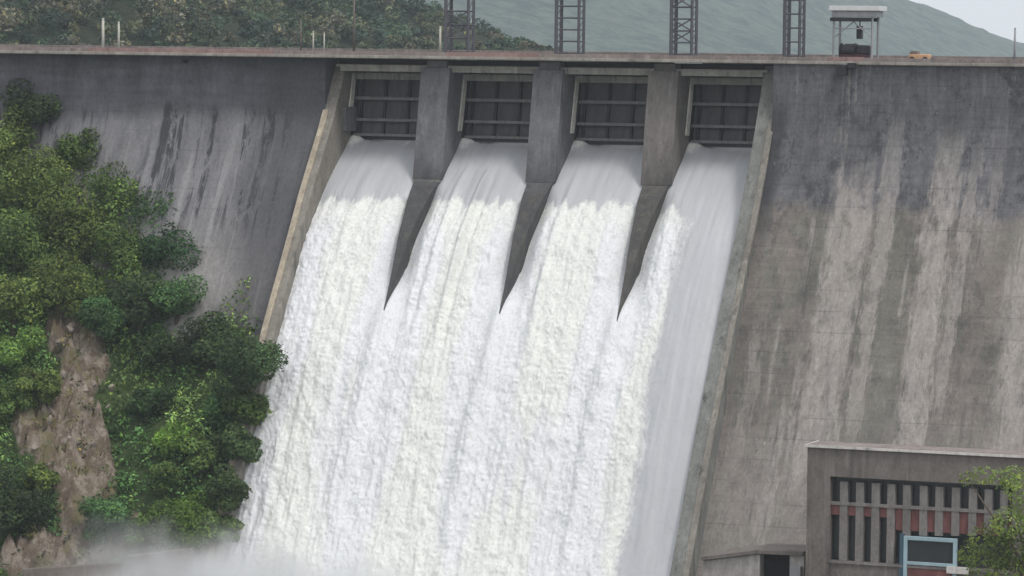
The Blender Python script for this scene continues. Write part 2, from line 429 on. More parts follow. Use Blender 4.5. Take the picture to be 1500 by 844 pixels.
ar = abutment(30.9, 120, -.2, M['face_r'], 160); tag(ar, 'dam face with pale pinkish run-off streaks below a dark upper band')

# ogee and chute under the water
mb = MB(); z, y, t = smooth_profile(WZ, WY, 60)
ring = [(zz - .8 + .0, yy + 1.1) for zz, yy in zip(z, y)] + [(-3, 8), (55, 8)]
mb.loft([[(LX - .5, b, a) for a, b in ring], [(RX + .5, b, a) for a, b in ring]]).build('spillway_chute', M['pier'], dam)

# piers: upright nose, a ledge, then a tail that thins as it runs down between two chutes
for i, xc in enumerate(PIERS):
    mb = MB()
    def ring(z, yb, yf, wf, wb=PWID): return [(xc - wf, yf, z), (xc + wf, yf, z), (xc + wb, yb, z), (xc - wb, yb, z)]
    mb.loft([ring(54.6, 7.5, -8.5, PWID), ring(60, 7.5, -7.6, PWID), ring(68.5, 7.5, -6.1, PWID)])
    mb.loft([ring(68.5, 7, -5.7, 1.35, 1.5), ring(69.45, 7, -5.7, 1.35, 1.5)])
    p = mb.build('pier', M['pier_brown' if i == 2 else 'pier'], dam, .06)
    mb = MB()
    secs = []
    for k in range(13):
        u = k / 12; z = 54.6 - u * 18.6
        secs.append(ring(z, 3, float(np.interp(z, WZ[::-1], WY[::-1])) - .55 + .5 * max(0, 1 - 6 * u), max(.08, 1.66 * (1 - u) ** 1.8), 1.9))
    secs.reverse()
    mb.loft(secs).build('pier_tail', M['pier_brown' if i == 2 else 'pier'], p)
    if i == 0: mb = MB(); mb.hexa([(xc - 1.8, -8.75, 54.25), (xc + 1.8, -8.75, 54.25), (xc + 1.8, -7.9, 54.25), (xc - 1.8, -7.9, 54.25)],
                       [(xc - 1.8, -8.75, 54.6), (xc + 1.8, -8.75, 54.6), (xc + 1.8, -7.9, 54.6), (xc - 1.8, -7.9, 54.6)]).build('pier_ledge', M['wall_grey'], p, .04)
# end piers and training walls
TLZ = [69.3, 68.3, 61.4, 53.0, 43.9, 37.4, 24.0, 11.3, -3.0]; TLY = [-3.0, -3.6, -7.7, -13.8, -19.7, -24.1, -31.9, -39.2, -46.5]
TRZ = [69.3, 69.0, 60.8, 52.7, 41.6, 27.5, 13.8, -3.0]; TRY = [-4.6, -4.9, -8.9, -13.4, -20.6, -29.3, -36.9, -45.6]
def twall(x0, x1, zz, yy, mat):
    z, y, t = smooth_profile(zz, yy, 70)
    pts = [(a, b) for a, b in zip(z, y)] + [(-3, 0), (60, 5), (69.3, 5)]
    mb = MB(); mb.loft([[(x0, b, a) for a, b in pts], [(x1, b, a) for a, b in pts]])
    return mb.build('training_wall', mat, dam, .06)
def coping(x0, x1, zz, yy, thick, mat, parent):
    z, y, t = smooth_profile(zz, yy, 70)
    nz, ny = np.gradient(y), -np.gradient(z); L = np.hypot(nz, ny); nz, ny = nz / L, ny / L
    if ny[35] > 0: nz, ny = -nz, -ny
    secs = [[(x0, y[i] - ny[i] * .1, z[i] - nz[i] * .1), (x1, y[i] - ny[i] * .1, z[i] - nz[i] * .1),
             (x1, y[i] + ny[i] * thick, z[i] + nz[i] * thick), (x0, y[i] + ny[i] * thick, z[i] + nz[i] * thick)] for i in range(6, 70)]
    return MB().loft(secs).build('coping', mat, parent, .04)
tl = twall(-28.7, LX, TLZ, TLY, M['wall_tan']); tag(tl, 'tan sloping wall with a cream coping along the water beside the bank')
coping(-28.78, -28.0, TLZ, TLY, .16, M['wall_cream'], tl)
tr = twall(RX, 31.0, TRZ, TRY, M['wall_grey']); coping(30.3, 31.08, TRZ, TRY, .14, M['wall_tan'], tr)
tag(tr, 'grey sloping wall along the water beside the streaked face')
# bays: lintel beams, breast wall, pale guides, girders
BAYS = [(LX, PIERS[0] - PWID), (PIERS[0] + PWID, PIERS[1] - PWID), (PIERS[1] + PWID, PIERS[2] - PWID), (PIERS[2] + PWID, RX)]
for i, (a, b) in enumerate(BAYS):
    mb = MB(); mb.box(a + .004, b - .004, -5.4, -4.5, 67.95, 68.75)
    mb.box(a - .55, b + .55, -5.5, -4.4, 68.504, 68.8)
    mb.build('lintel', M['beam'], dam, .05)
    MB().box(a + .004, b - .004, -.9, .4, 66.9, 67.75).build('breast_beam', M['beam'], dam, .05)
    MB().box(a + .004, b - .004, 3.0, 4.0, 66.2, 69.555).build('breast_wall', M['pier'], dam)
    mb = MB()
    x0, x1 = a - .25, a + .16
    mb.hexa([(a - .2, -3.3, 60.6), (x1, -3.3, 60.6), (x1, -2.1, 60.6), (a - .2, -2.1, 60.6)],
            [(a - .2, -1.5, 67.7), (x1, -1.5, 67.7), (x1, -.3, 67.7), (a - .2, -.3, 67.7)])
    g = mb.build('gate_guide', M['lit_guide'], dam, .03)
    if i == 0: MB().box(a - .15, a + .5, -4.6, -1.2, 60.3, 63.4).build('guide_block', M['pier'], dam, .05)
    for yy in (-3.2, 1.0): MB().box(a - .9, b + .9, yy - .35, yy + .35, 68.85, 69.45).build('deck_girder', M['stiff'], dam)
    mb = MB(); mb.box(b - .3, b + .2, -2.4, -1.2, 60.6, 67.7).build('gate_guide', M['stiff'], dam, .03)

# crest deck, kerb, parapet
MB().box(-190, 120, -8.55, 9.0, 69.56, 69.90).build('crest_deck', M['deck'], dam, .05)
MB().box(-190, 120, -8.75, -8.2, 69.62, 69.98).build('kerb', M['deck'], dam, .04)
edges = [-190, at(130, 72, -7.6)[0], at(402, 76, -7.6)[0], at(655, 78, -7.6)[0], at(790, 80, -7.6)[0], at(1215, 86, -7.6)[0], at(1265, 86, -7.6)[0], 120]
for k in range(len(edges) - 1):
    red = k in (1, 3, 5)
    MB().box(edges[k] + .02, edges[k + 1] - .02, -7.9, -7.6, 69.88, 70.50 if red else 70.44).build('parapet', M['redpar' if red else 'parapet'], dam, .03)
MB().box(-190, 120, 7.9, 8.2, 69.9, 70.75).build('parapet', M['parapet'], dam, .03)
p = at(272, 90, -6.6); MB().tube([(p[0], -6.9, p[2]), (p[0], -6.2, p[2])], .28, 10).build('drain_spout', M['dark'], dam)
o = MB().box(-190, 120, -7.3, 7.6, 69.935, 69.95).build('road', M['road']); tag(o, kind='structure')

# ------------------------------------------------------------------ gates
def make_gate(a, b):
    cx = (a + b) / 2; w = (b - a) / 2 - .12; H = 8.0
    root = empty('spillway_gate', (cx, -1.05, 59.25)); tilt = 1.3 / H
    def pt(x, z, dy): return (x, z * tilt + dy, z)
    def slab(x0, x1, z0, z1, d0, d1):    # d0 downstream, d1 upstream
        return [pt(x0, z0, d0), pt(x1, z0, d0), pt(x1, z0, d1), pt(x0, z0, d1)], [pt(x0, z1, d0), pt(x1, z1, d0), pt(x1, z1, d1), pt(x0, z1, d1)]
    MB().hexa(*slab(-w, w, .45, H, .0, .25)).build('skin_plate', M['gate'], root)
    for z0, h in ((.45, .34), (2.35, .36), (5.05, .40)):
        MB().hexa(*slab(-w + .02, w - .02, z0, z0 + h, -.75, -.004)).build('girder', M['rib'], root, .03)
    for k in range(4):
        x = -w + .8 + (2 * w - 1.4) * k / 3
        mb = MB()
        for z0, z1 in ((.80, 2.34), (2.72, 5.04), (5.46, 8.0)): mb.hexa(*slab(x - .16, x + .16, z0, z1, -.42, -.004))
        mb.build('stiffener', M['stiff'], root)
    for s in (-1, 1): MB().hexa(*slab(s * w - .14, s * w + .1, .5, H + .1, -.9, .3)).build('side_plate', M['stiff'], root)
    MB().hexa(*slab(-w + .5, w, 0, .44, -.35, .2)).build('opening_shade', M['dark'], root)  # dark strip standing in for the shadow in the opening under the gate
    return root
GL = ['ribbed dark steel gate beside the cream wall, nearest the tree covered bank', 'ribbed dark steel gate in the second bay from the tree covered bank',
      'ribbed dark steel gate in the third bay from the tree covered bank', 'ribbed dark steel gate in the bay nearest the streaked concrete face']
for i, (a, b) in enumerate(BAYS): tag(make_gate(a, b), GL[i], 'gate', 'spillway gates in the four bays')

# ------------------------------------------------------------------ running water
def water_sheet():
    nx, nv = 420, 560
    z, y, t = smooth_profile(WZ, WY, nv)
    xs = np.linspace(LX + .0, RX, nx)
    X, S = np.meshgrid(xs, t, indexing='ij'); Z0 = np.broadcast_to(z, X.shape); Y0 = np.broadcast_to(y, X.shape)
    dz, dy = np.gradient(z, t), np.gradient(y, t)
    NZ, NY = -dy, dz                     # outward: up and downstream
    nn = np.hypot(NZ, NY); NZ, NY = np.broadcast_to(NZ / nn, X.shape), np.broadcast_to(NY / nn, X.shape)
    foam = sm(59.4 - 5.6, 59.4 - 9.0, Z0 + (fbm(X * 1.1, S * .06, 40, 4) - .5) * 2.4)
    right_shade = sm(19.2, 23.4, X + (fbm(X * .3, S * .12, 9, 3) - .5) * 2.2 - .01 * S)
    foam = foam * (1 - .82 * right_shade)  # right side greyed by lowering foam, standing in for shade on the water
    h = np.zeros_like(X)
    lane = np.mod(X - PX0, PITCHX) / PITCHX           # 0 at a pier, next pier at 1
    swell = np.sin(np.pi * lane) ** .8
    h += .8 * swell * sm(8, 25, S) * sm(75, 30, S) - .45 * sm(6, 20, S)
    # fins of spray where two chutes meet below each pier tail
    for k, xc in enumerate(PIERS):
        d = X - xc + .02 * (S - 30)
        grow = sm(26, 33, S) * sm(75, 42, S)
        h += grow * (.95 * np.exp(-(d / 1.2) ** 2) - .12 * np.exp(-((d - 2.2) / 1.0) ** 2) - .12 * np.exp(-((d + 2.2) / 1.0) ** 2))
    # hollows in the lee of the pier tails
    for k, xc in enumerate(PIERS):
        h -= 1.15 * np.exp(-(np.abs(X - xc) / 2.1) ** 3) * sm(11, 17, S) * sm(35, 25, S)
    # ridges along the flow in the second bay
    for xr, amp, wd in ((-9.4, .35, .45), (-6.3, .55, .4), (-5.3, -.35, .5), (-8.2, -.25, .6), (5.6, .25, .5), (-22, .2, .6)):
        h += amp * np.exp(-((X - xr) / wd) ** 2) * sm(9, 14, S) * sm(44, 28, S)
    near = np.min([np.abs(X - xc) for xc in PIERS], axis=0); calm = 1 - .85 * sm(3.2, 1.6, near) * sm(40, 33, S)
    ch = fbm(X * .9, S * .55, 1, 4) - .5
    fine = np.abs(fbm(X * 2.3 + ch * 2, S * 1.5, 21, 3) - .5)
    str_ = fbm(X * 1.1, S * .09, 77, 4) - .5
    h += calm * (foam * (ch * .55 + fine * .40 + str_ * .6) + (1 - foam) * (str_ * .22))
    # white splash against the left side of every bay just below its gate
    for a, b in BAYS:
        h += .9 * np.exp(-((X - a - .3) / 1.5) ** 2) * np.exp(-((S - 4.2) / 2.2) ** 2)
        foam = np.maximum(foam, .95 * np.exp(-((X - a - .5) / 1.3) ** 2) * sm(9, 3.5, S))
    tone = sm(.40, .62, fbm(X * .2, S * .04, 5, 3) + .5 * (np.abs(lane - .45) - .27)) * sm(14, 24, S)
    V = np.stack([X, Y0 + NY * h, Z0 + NZ * h], -1).reshape(-1, 3)
    me = mesh_np('water', V, grid_faces(nx, nv), True)
    uvl = me.uv_layers.new(name='UVMap'); idx = np.empty(len(me.loops), np.int32); me.loops.foreach_get('vertex_index', idx)
    UV = np.stack([X, S], -1).reshape(-1, 2)[idx].astype(np.float32); uvl.data.foreach_set('uv', UV.ravel())
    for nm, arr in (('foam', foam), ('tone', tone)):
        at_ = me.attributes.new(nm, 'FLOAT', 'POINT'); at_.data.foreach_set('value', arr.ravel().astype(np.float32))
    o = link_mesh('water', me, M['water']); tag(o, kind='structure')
water_sheet()

# ------------------------------------------------------------------ bank, ground, river, reservoir, hills
T0, NRM = np.array([-31.0, -40.0]), np.array([-15.0, 29.0]) / math.hypot(15, 29)
TAN = np.array([-NRM[1], NRM[0]])
def bank_z(X, Y, rough=True):
    d = (X - T0[0]) * NRM[0] + (Y - T0[1]) * NRM[1]; e = (X - T0[0]) * TAN[0] + (Y - T0[1]) * TAN[1]
    z = 8.0 + np.where(d > 0, 1.03 * d, .9 * d)
    z = np.minimum(z, 66 + (z - 66) * .15)
    z = np.maximum(z, -2.0)
    if rough:
        z = z + (fbm(e * .09 + 5, d * .09, 31, 4) - .5) * 4.0 * sm(-4, 8, d) + 1.5 * sm(2, 12, d) + 6.5 * np.exp(-((X + 33) / 6) ** 2) * sm(-1, 7, d) * sm(34, 22, d)
        rk = np.abs(fbm(e * .38 + d * .12, d * .22, 8, 5) - .5) * 2; rk2 = np.abs(fbm(e * 1.1 + d * .3, d * .7, 28, 3) - .5) * 2
        saw = np.mod(d * .30 + e * .16 + fbm(e * .14, d * .14, 66, 4) * 3.5, 1.0); saw2 = np.mod(d * .8 - e * .35 + fbm(e * .4, d * .4, 67, 3) * 3, 1.0)
        z = z + (rk * 3.0 + rk2 * 1.6 + saw * 1.9 + saw2 * .7) * bare_mask(X, Y) + (fbm(e * .6, d * .6, 13, 3) - .5) * .9
    return z
def bare_mask(X, Y):
    d = (X - T0[0]) * NRM[0] + (Y - T0[1]) * NRM[1]; e = (X - T0[0]) * TAN[0] + (Y - T0[1]) * TAN[1]
    n = fbm(e * .3, d * .3, 55, 5) - .5
    m = 0
    for (pe, pd, re, rd) in BARE: m = np.maximum(m, 1 - np.sqrt(((e - pe) / re) ** 2 + ((d - pd) / rd) ** 2) + n * 1.5)
    return sm(0, .35, m)
def bank_hit(px, py, lift=0.0):           # where a line of sight first comes within lift of the real, uneven slope
    v = ray(px, py); t = np.arange(330, 500, .25); P = CAM + t[:, None] * v
    ok = (P[:, 2] <= bank_z(P[:, 0], P[:, 1]) + lift) & (P[:, 0] < -28.9)
    if not ok.any(): return plane_hit(px, py, lift)
    return P[int(np.argmax(ok))]
def plane_hit(px, py, lift=0.0):          # on the smooth slope
    n = np.array([-1.03 * NRM[0], -1.03 * NRM[1], 1.0]); c = n @ np.array([T0[0], T0[1], 8.0 + lift])
    v = ray(px, py); return CAM + v * ((c - n @ CAM) / (n @ v))
def ed(px, py):
    p = plane_hit(px, py)[:2] - T0; return p @ TAN, p @ NRM
BARE = []
for px, py, rx, ry in ((112, 590, 42, 80), (70, 660, 60, 45), (95, 505, 26, 45), (115, 735, 52, 60), (100, 830, 150, 26), (225, 825, 60, 26)):
    e, d = ed(px, py); BARE.append((e, d, rx / 11.6, ry / 9.8))
xs, ys = np.arange(-130, -28.9, .4), np.arange(-90, -3.9, .4)
X, Y = np.meshgrid(xs, ys, indexing='ij'); Z = bank_z(X, Y)
me = mesh_np('bank', np.stack([X, Y, Z], -1).reshape(-1, 3), grid_faces(len(xs), len(ys)), True)
a_ = me.attributes.new('bare', 'FLOAT', 'POINT'); a_.data.foreach_set('value', bare_mask(X, Y).ravel().astype(np.float32))
tag(link_mesh('hillside_terrain', me, M['bank']), kind='structure')

def sheet(name, x0, x1, y0, y1, z, mat):
    me = mesh_np(name, [(x0, y0, z), (x1, y0, z), (x1, y1, z), (x0, y1, z)], [(0, 1, 2, 3)])
    return tag(link_mesh(name, me, mat), kind='structure')
sheet('ground', -4800, 2300, -640, 6800, -1.2, M['ground'])
sheet('river_water', -60, 30.5, -640, -38, -.4, M['river'])
sheet('reservoir_water', -1600, 1400, 9.2, 6700, 64.0, M['lake'])

def near_z(X, Y):
    up = np.clip((-146 - X) / 200, -.2, 3)
    ridge = 62 + 68 * np.maximum(up, 0) ** .92 + 20 * np.minimum(up, 0)
    f = sm(250, 430, Y + .15 * (X + 200)); b = sm(950, 520, Y)
    return 62 + (ridge - 88.5) * f * (b) - 2 + (fbm(X * .02, Y * .02, 4, 4) - .5) * 9 * f
xs, ys = np.arange(-900, 60, 8.), np.arange(220, 1000, 8.)
X, Y = np.meshgrid(xs, ys, indexing='ij')
tag(link_mesh('near_hill', mesh_np('near_hill', np.stack([X, Y, near_z(X, Y)], -1).reshape(-1, 3), grid_faces(len(xs), len(ys)), True), M['nearhill']), kind='structure')
def far_z(X, Y):
    u = -1222 - X
    r = np.where(u > 0, 34 + .52 * u, 34 + .10 * u)
    r = np.where(r > 215, 215 + (r - 215) * .35, r)
    f = sm(3000, 4950, Y); b = sm(6600, 5300, Y)
    return 60 + (r - 60) * f * b + (fbm(X * .0033, Y * .0033, 14, 5) - .5) * 26 * f * sm(-20, 200, u) + (fbm(X * .035, Y * .035, 24, 3) - .5) * 15
xs, ys = np.arange(-4700, 1900, 15.), np.arange(2700, 6700, 22.)
X, Y = np.meshgrid(xs, ys, indexing='ij')
tag(link_mesh('far_hill', mesh_np('far_hill', np.stack([X, Y, far_z(X, Y)], -1).reshape(-1, 3), grid_faces(len(xs), len(ys)), True), M['farhill']), kind='structure')

# ------------------------------------------------------------------ foliage
def leaves(centers, radii, n, size, col, var=.35, up=.35, clump_var=.25, flat=.8, seed=0, shell=.55):
    """leaf-sized bent faces through the volume of several clumps"""
    g = np.random.default_rng(seed); C = np.asarray(centers, float); R = np.asarray(radii, float)
    w = R ** 2; w = w / w.sum(); k = g.choice(len(C), n, p=w)
    d = g.normal(size=(n, 3)); d /= np.linalg.norm(d, axis=1)[:, None]
    rr = (shell + (1 - shell) * g.random(n)) * np.where(g.random(n) < .12, 1.18, 1.0)
    P = C[k] + d * (R[k] * rr)[:, None] * np.array([1, 1, flat])
    nrm = d * .8 + g.normal(size=(n, 3)) * .55 + np.array([0, 0, up]); nrm /= np.linalg.norm(nrm, axis=1)[:, None]
    t = np.cross(nrm, g.normal(size=(n, 3))); t /= np.linalg.norm(t, axis=1)[:, None]; b = np.cross(nrm, t)
    L = size * (.6 + .8 * g.random(n))[:, None]; W = L * (.42 + .2 * g.random(n))[:, None]
    V = np.stack([P - t * L * .5, P + b * W * .5 - nrm * L * .08, P + t * L * .5 - nrm * L * .15, P - b * W * .5 - nrm * L * .08], 1).reshape(-1, 3)
    Fq = np.arange(4 * n).reshape(n, 4)
    base = np.asarray(col, float)
    if base.ndim == 1: base = base[None].repeat(len(C), 0)
    cl = np.exp((g.random(len(C)) - .5) * 2 * clump_var)[:, None] * base
    cc = cl[k] * np.exp((g.random(n) - .5) * 2 * var)[:, None]
    yel = (g.random(n) < .16)[:, None]; cc = np.where(yel, cc * np.array([1.55, 1.3, .9]), cc)
    return V, Fq, cc
def leaf_mesh(name, V, Fq, cc):
    me = mesh_np(name, V, Fq)
    a = me.attributes.new('leaf_col', 'FLOAT_COLOR', 'CORNER')
    c4 = np.ones((len(Fq) * 4, 4), np.float32); c4[:, :3] = np.repeat(cc, 4, 0); a.data.foreach_set('color', c4.ravel())
    return me
def crown_clumps(g, r, hgt, n):
    C, R = [], []
    for i in range(n):
        d = g.normal(size=3); d /= np.linalg.norm(d)
        q = r * (.25 + .62 * g.random())
        C.append(d * q * np.array([1, 1, hgt])); R.append(r * (.26 + .24 * g.random()))
    return np.array(C), np.array(R)
def make_tree(name, label, cat, group, centre, r, col, seed, base_z, hgt=.8, n=1900, leaf=.52, nclump=15, clumps=None, lean=(0, 0)):
    g = np.random.default_rng(seed)
    base = Vector((centre[0] + lean[0], centre[1] + lean[1], base_z)); root = empty(name, base)
    C, R = crown_clumps(g, r, hgt, nclump) if clumps is None else clumps
    off = np.array(centre) - np.array(base)
    V, Fq, cc = leaves(C + off, R, n, leaf, col, seed=seed, clump_var=.55, up=.6, shell=.7)
    link_mesh('crown', leaf_mesh('crown', V, Fq, cc), M['leaf'], root)
    mb = MB(); tr = max(.10, r * .055); o3 = Vector(off); bend = Vector((g.normal() * .3, g.normal() * .3, 0))
    mid = o3 * .55 + bend; mb.tube([(0, 0, -.8), tuple(mid), tuple(o3)], [tr * 1.5, tr, tr * .55], 8)
    for k in g.permutation(len(C))[:7]:
        st = mid.lerp(o3, float(g.random())); en = Vector(C[k] + off)
        mb.tube([tuple(st), tuple(st.lerp(en, .5) + Vector((0, 0, .2))), tuple(en)], [tr * .5, tr * .35, tr * .15], 6)
    mb.build('trunk', M['bark'], root, smooth=True)
    return tag(root, label, cat, group)

DK, MD, OL, BR, BL = (.042, .068, .028), (.098, .160, .044), (.125, .178, .048), (.135, .245, .045), (.072, .150, .054)
TREES = [  # px, py of the crown's centre, radius px, colour, kind, label
 (52, 160, 46, DK, 'tree', 'very dark tree standing highest on the bank against the dam face'),
 (6, 205, 46, OL, 'tree', 'olive tree just below the very dark tree, cut by the photo edge'),
 (112, 222, 40, MD, 'tree', 'mid green tree directly below the very dark topmost tree'),
 (55, 262, 60, OL, 'tree', 'broad olive tree between the topmost trees and the middle of the bank'),
 (160, 285, 52, MD, 'tree', 'mid green tree at the upper outline of the bank against dark streaks'),
 (232, 312, 48, BL, 'tree', 'blue green tree on the outline midway down the bank'),
 (105, 330, 58, OL, 'tree', 'yellowish olive tree in the middle of the upper bank'),
 (22, 345, 58, MD, 'tree', 'mid green tree halfway up at the left photo edge'),
 (185, 375, 56, MD, 'tree', 'rounded mid green tree behind the deep green outline tree'),
 (246, 368, 52, (.040, .098, .036), 'tree', 'deep green tree jutting furthest from the upper outline over pale concrete'),
 (95, 415, 52, OL, 'tree', 'olive tree right above the bare rocky patch'),
 (20, 435, 48, OL, 'tree', 'olive tree above the bright shrub at the left photo edge'),
 (205, 440, 46, (.045, .075, .028), 'tree', 'dark tree above the creeper covered slope'),
 (145, 462, 34, BL, 'shrub', 'small blue green shrub at the top right of the bare patch'),
 (256, 440, 50, BL, 'tree', 'blue green tree below the deep green outline tree'),
 (305, 492, 44, DK, 'tree', 'dark tree in front of the lower pale dam face'),
 (362, 530, 42, (.050, .092, .036), 'wall tree', 'bushy dark green tree overhanging the cream training wall'),
 (22, 525, 44, (.105, .185, .046), 'shrub', 'bright green shrub left of the bare rocky patch'),
 (10, 592, 36, MD, 'shrub', 'mid green shrub below the bright shrub at the photo edge'),
 (318, 600, 32, BL, 'shrub', 'blue green shrub under the bushy tree by the training wall'),
 (300, 672, 30, MD, 'shrub', 'mid green shrub on the creeper slope near the white water'),
 (332, 718, 28, (.055, .090, .034), 'wall shrub', 'dark shrub with twigs reaching over the white water'),
 (272, 768, 46, (.085, .150, .030), 'shrub', 'brightest yellow green shrub low beside the white water'),
 (160, 765, 36, BL, 'shrub', 'dark blue green shrub low on the bank left of the brightest shrub'),
 (208, 772, 28, MD, 'shrub', 'small mid green shrub between two low shrubs at the bank foot'),
 (28, 748, 50, DK, 'shrub', 'dark shrub in the lower corner of the bank'),
 (215, 590, 30, (.04, .085, .03), 'shrub', 'fresh green shrub in the middle of the creeper slope'),
 (366, 598, 28, MD, 'wall shrub', 'mid green shrub leaning on the training wall below the bushy tree'),
 (348, 652, 28, (.055, .095, .036), 'wall shrub', 'dark shrub against the training wall between two lighter shrubs'),
 (262, 640, 30, BR, 'shrub', 'light green shrub halfway down the creeper slope'),
 (240, 700, 28, MD, 'shrub', 'mid green shrub above the brightest yellow green shrub'),
 (230, 520, 34, (.045, .075, .028), 'shrub', 'dark shrub at the head of the creeper slope'),
 (62, 560, 26, OL, 'shrub', 'olive shrub at the left rim of the bare rocky patch'),
 (60, 700, 24, OL, 'shrub', 'dry olive shrub on the lower bare patch'),
 (322, 775, 24, MD, 'wall shrub', 'mid green shrub right of the brightest shrub, touching the spray'),
 (300, 812, 24, OL, 'shrub', 'low olive scrub at the water edge below the brightest shrub'),
]
for i, (px, py, r, col, kind, lab) in enumerate(TREES):
    lift = 4.6 if kind == 'tree' else 2.6
    wall = kind.startswith('wall'); kind = kind.split()[-1]
    c = bank_hit(px, py, lift)
    if wall: v_ = ray(px, py); c = CAM + v_ * ((-29.6 - CAM[0]) / v_[0] - 4.5)
    rr = r / 11.9 * (1.4 if wall else 1.18)
    if not wall and c[0] > -31 - rr * .2: c[0] = min(c[0], -30.5)
    bz = float(bank_z(np.array([min(c[0], -29.6)]), np.array([c[1] + .6]))[0])
    c[2] = c[2] if wall else max(c[2], bz + rr * .55)
    make_tree('broadleaf_tree' if kind == 'tree' else 'bank_shrub', lab, kind, 'trees on the rocky bank' if kind == 'tree' else 'shrubs on the rocky bank',
              c, rr, col, 100 + i, bz, lean=(min(0, -30.4 - c[0]), 1.0 if wall else 0), n=int(1700 + 1100 * rr), leaf=.44, nclump=26 if kind == 'tree' else 18)

# creepers and undergrowth: nobody could count the leaves
def bank_cover():
    g = np.random.default_rng(3); n = 6000
    X = g.uniform(-100, -29.4, n); Y = g.uniform(-75, -9, n)
    d = (X - T0[0]) * NRM[0] + (Y - T0[1]) * NRM[1]; e = (X - T0[0]) * TAN[0] + (Y - T0[1]) * TAN[1]
    keep = (d > -2) & (d < 62) & (g.random(n) > bare_mask(X, Y) * .62)
    X, Y, e, d = X[keep], Y[keep], e[keep], d[keep]; n = len(X); Z = bank_z(X, Y)
    R = .5 + 1.25 * g.random(n) ** 1.6 * (.4 + 1.2 * fbm(e * .2, d * .2, 19, 2)); R = np.where(bare_mask(X, Y) > .3, R * .55, R)
    k2 = sm(.40, .62, fbm(e * .16, d * .16, 61, 3))[:, None]; dry = (bare_mask(X, Y) > .3)[:, None]
    col = np.array([.090, .185, .060]) * (1 - k2) + np.array([.185, .290, .090]) * k2
    col = np.where(dry, np.where(g.random((n, 1)) < .5, np.array([.16, .145, .06]), np.array([.075, .105, .04])), col)
    V, Fq, cc = leaves(np.stack([X, Y, Z + R * .5], -1), R, n * 30, .50, col, var=.5, up=.5, clump_var=.8, flat=1.0, seed=9, shell=.65)
    tag(link_mesh('undergrowth', leaf_mesh('undergrowth', V, Fq, cc), M['leaf']), 'green creepers and undergrowth covering the bank', 'undergrowth', kind='stuff')
bank_cover()

def far_wood():
    g = np.random.default_rng(8); VV, FF, CC = [], [], []; nb = 0
    m = 2600; PX = g.uniform(-40, 860, m); Y = 285 + 560 * g.random(m) ** 1.2
    V0 = np.stack([ray(q_, 60.0) for q_ in PX]); X = CAM[0] + V0[:, 0] * (Y - CAM[1]) / V0[:, 1]
    Z = near_z(X, Y); keep = Z > 65.5; X, Y, Z, PX = X[keep], Y[keep], Z[keep], PX[keep]
    pal = [(.032, .050, .034), (.075, .105, .060), (.130, .150, .085), (.062, .110, .065), (.155, .155, .110), (.044, .070, .054)]
    for i in range(len(X)):
        r = 2.4 + 3.4 * g.random() ** 1.5; r = r * (.55 + .45 * min(1, max(0, (Z[i] - 65.5) / 8))) * float(np.clip((900 - PX[i]) / 330, .22, 1)); C, R = crown_clumps(g, r, .8, 7)
        V, Fq, cc = leaves(C + np.array([X[i], Y[i], Z[i] + r * .8]), R * 1.15, 170, 1.05, pal[g.integers(6)], seed=1000 + i, up=.7, clump_var=.5)
        VV.append(V); FF.append(Fq + nb); CC.append(cc); nb += len(V)
    tag(link_mesh('forest', leaf_mesh('forest', np.vstack(VV), np.vstack(FF), np.vstack(CC)), M['leaf']), 'hazy woodland covering the hill behind the dam', 'woodland', kind='stuff')
far_wood()

# boulders on the bare patch
BOULD = [(92, 505, 11, 'pale boulder directly under the trees at the top of the bare patch', 'b'), (103, 485, 8, 'upright pale rock at the very top of the bare patch', 'b')]
g = np.random.default_rng(21)
def boulder(px, py, rp, label, seed, group):
    c = bank_hit(px, py); z = float(bank_z(np.array([c[0]]), np.array([c[1]]))[0]); r = rp / 11.9
    bm = bmesh.new(); bmesh.ops.create_icosphere(bm, subdivisions=4, radius=1)
    gg = np.random.default_rng(seed); cuts = [(Vector(gg.normal(size=3)).normalized(), .42 + .33 * gg.random()) for _ in range(16)]
    sc = Vector((r * (.8 + .6 * gg.random()), r * (.8 + .4 * gg.random()), r * (.7 + .5 * gg.random())))
    for v in bm.verts:
        p = v.co.copy()
        for nn, dd in cuts:
            q_ = p.dot(nn)
            if q_ > dd: p -= nn * (q_ - dd)
        v.co = Vector((p.x * sc.x, p.y * sc.y, p.z * sc.z))
    me = bpy.data.meshes.new('boulder'); bm.to_mesh(me); bm.free()
    o = link_mesh('boulder', me, M['rock'], None, (c[0], c[1], z + r * .25)); o.rotation_euler = tuple(gg.random(3) * 3)
    return tag(o, label, 'boulder', group)
for i, (px, py, r, lab, _) in enumerate(BOULD): boulder(px, py, r, lab, 300 + i, 'pale boulders at the top of the bare patch')
for i in range(14):
    px, py = g.uniform(40, 165), g.uniform(530, 740)
    boulder(px, py, g.uniform(3, 9.0), 'small broken rock lying on the bare earth of the bank', 400 + i, 'small rocks on the bare patch')

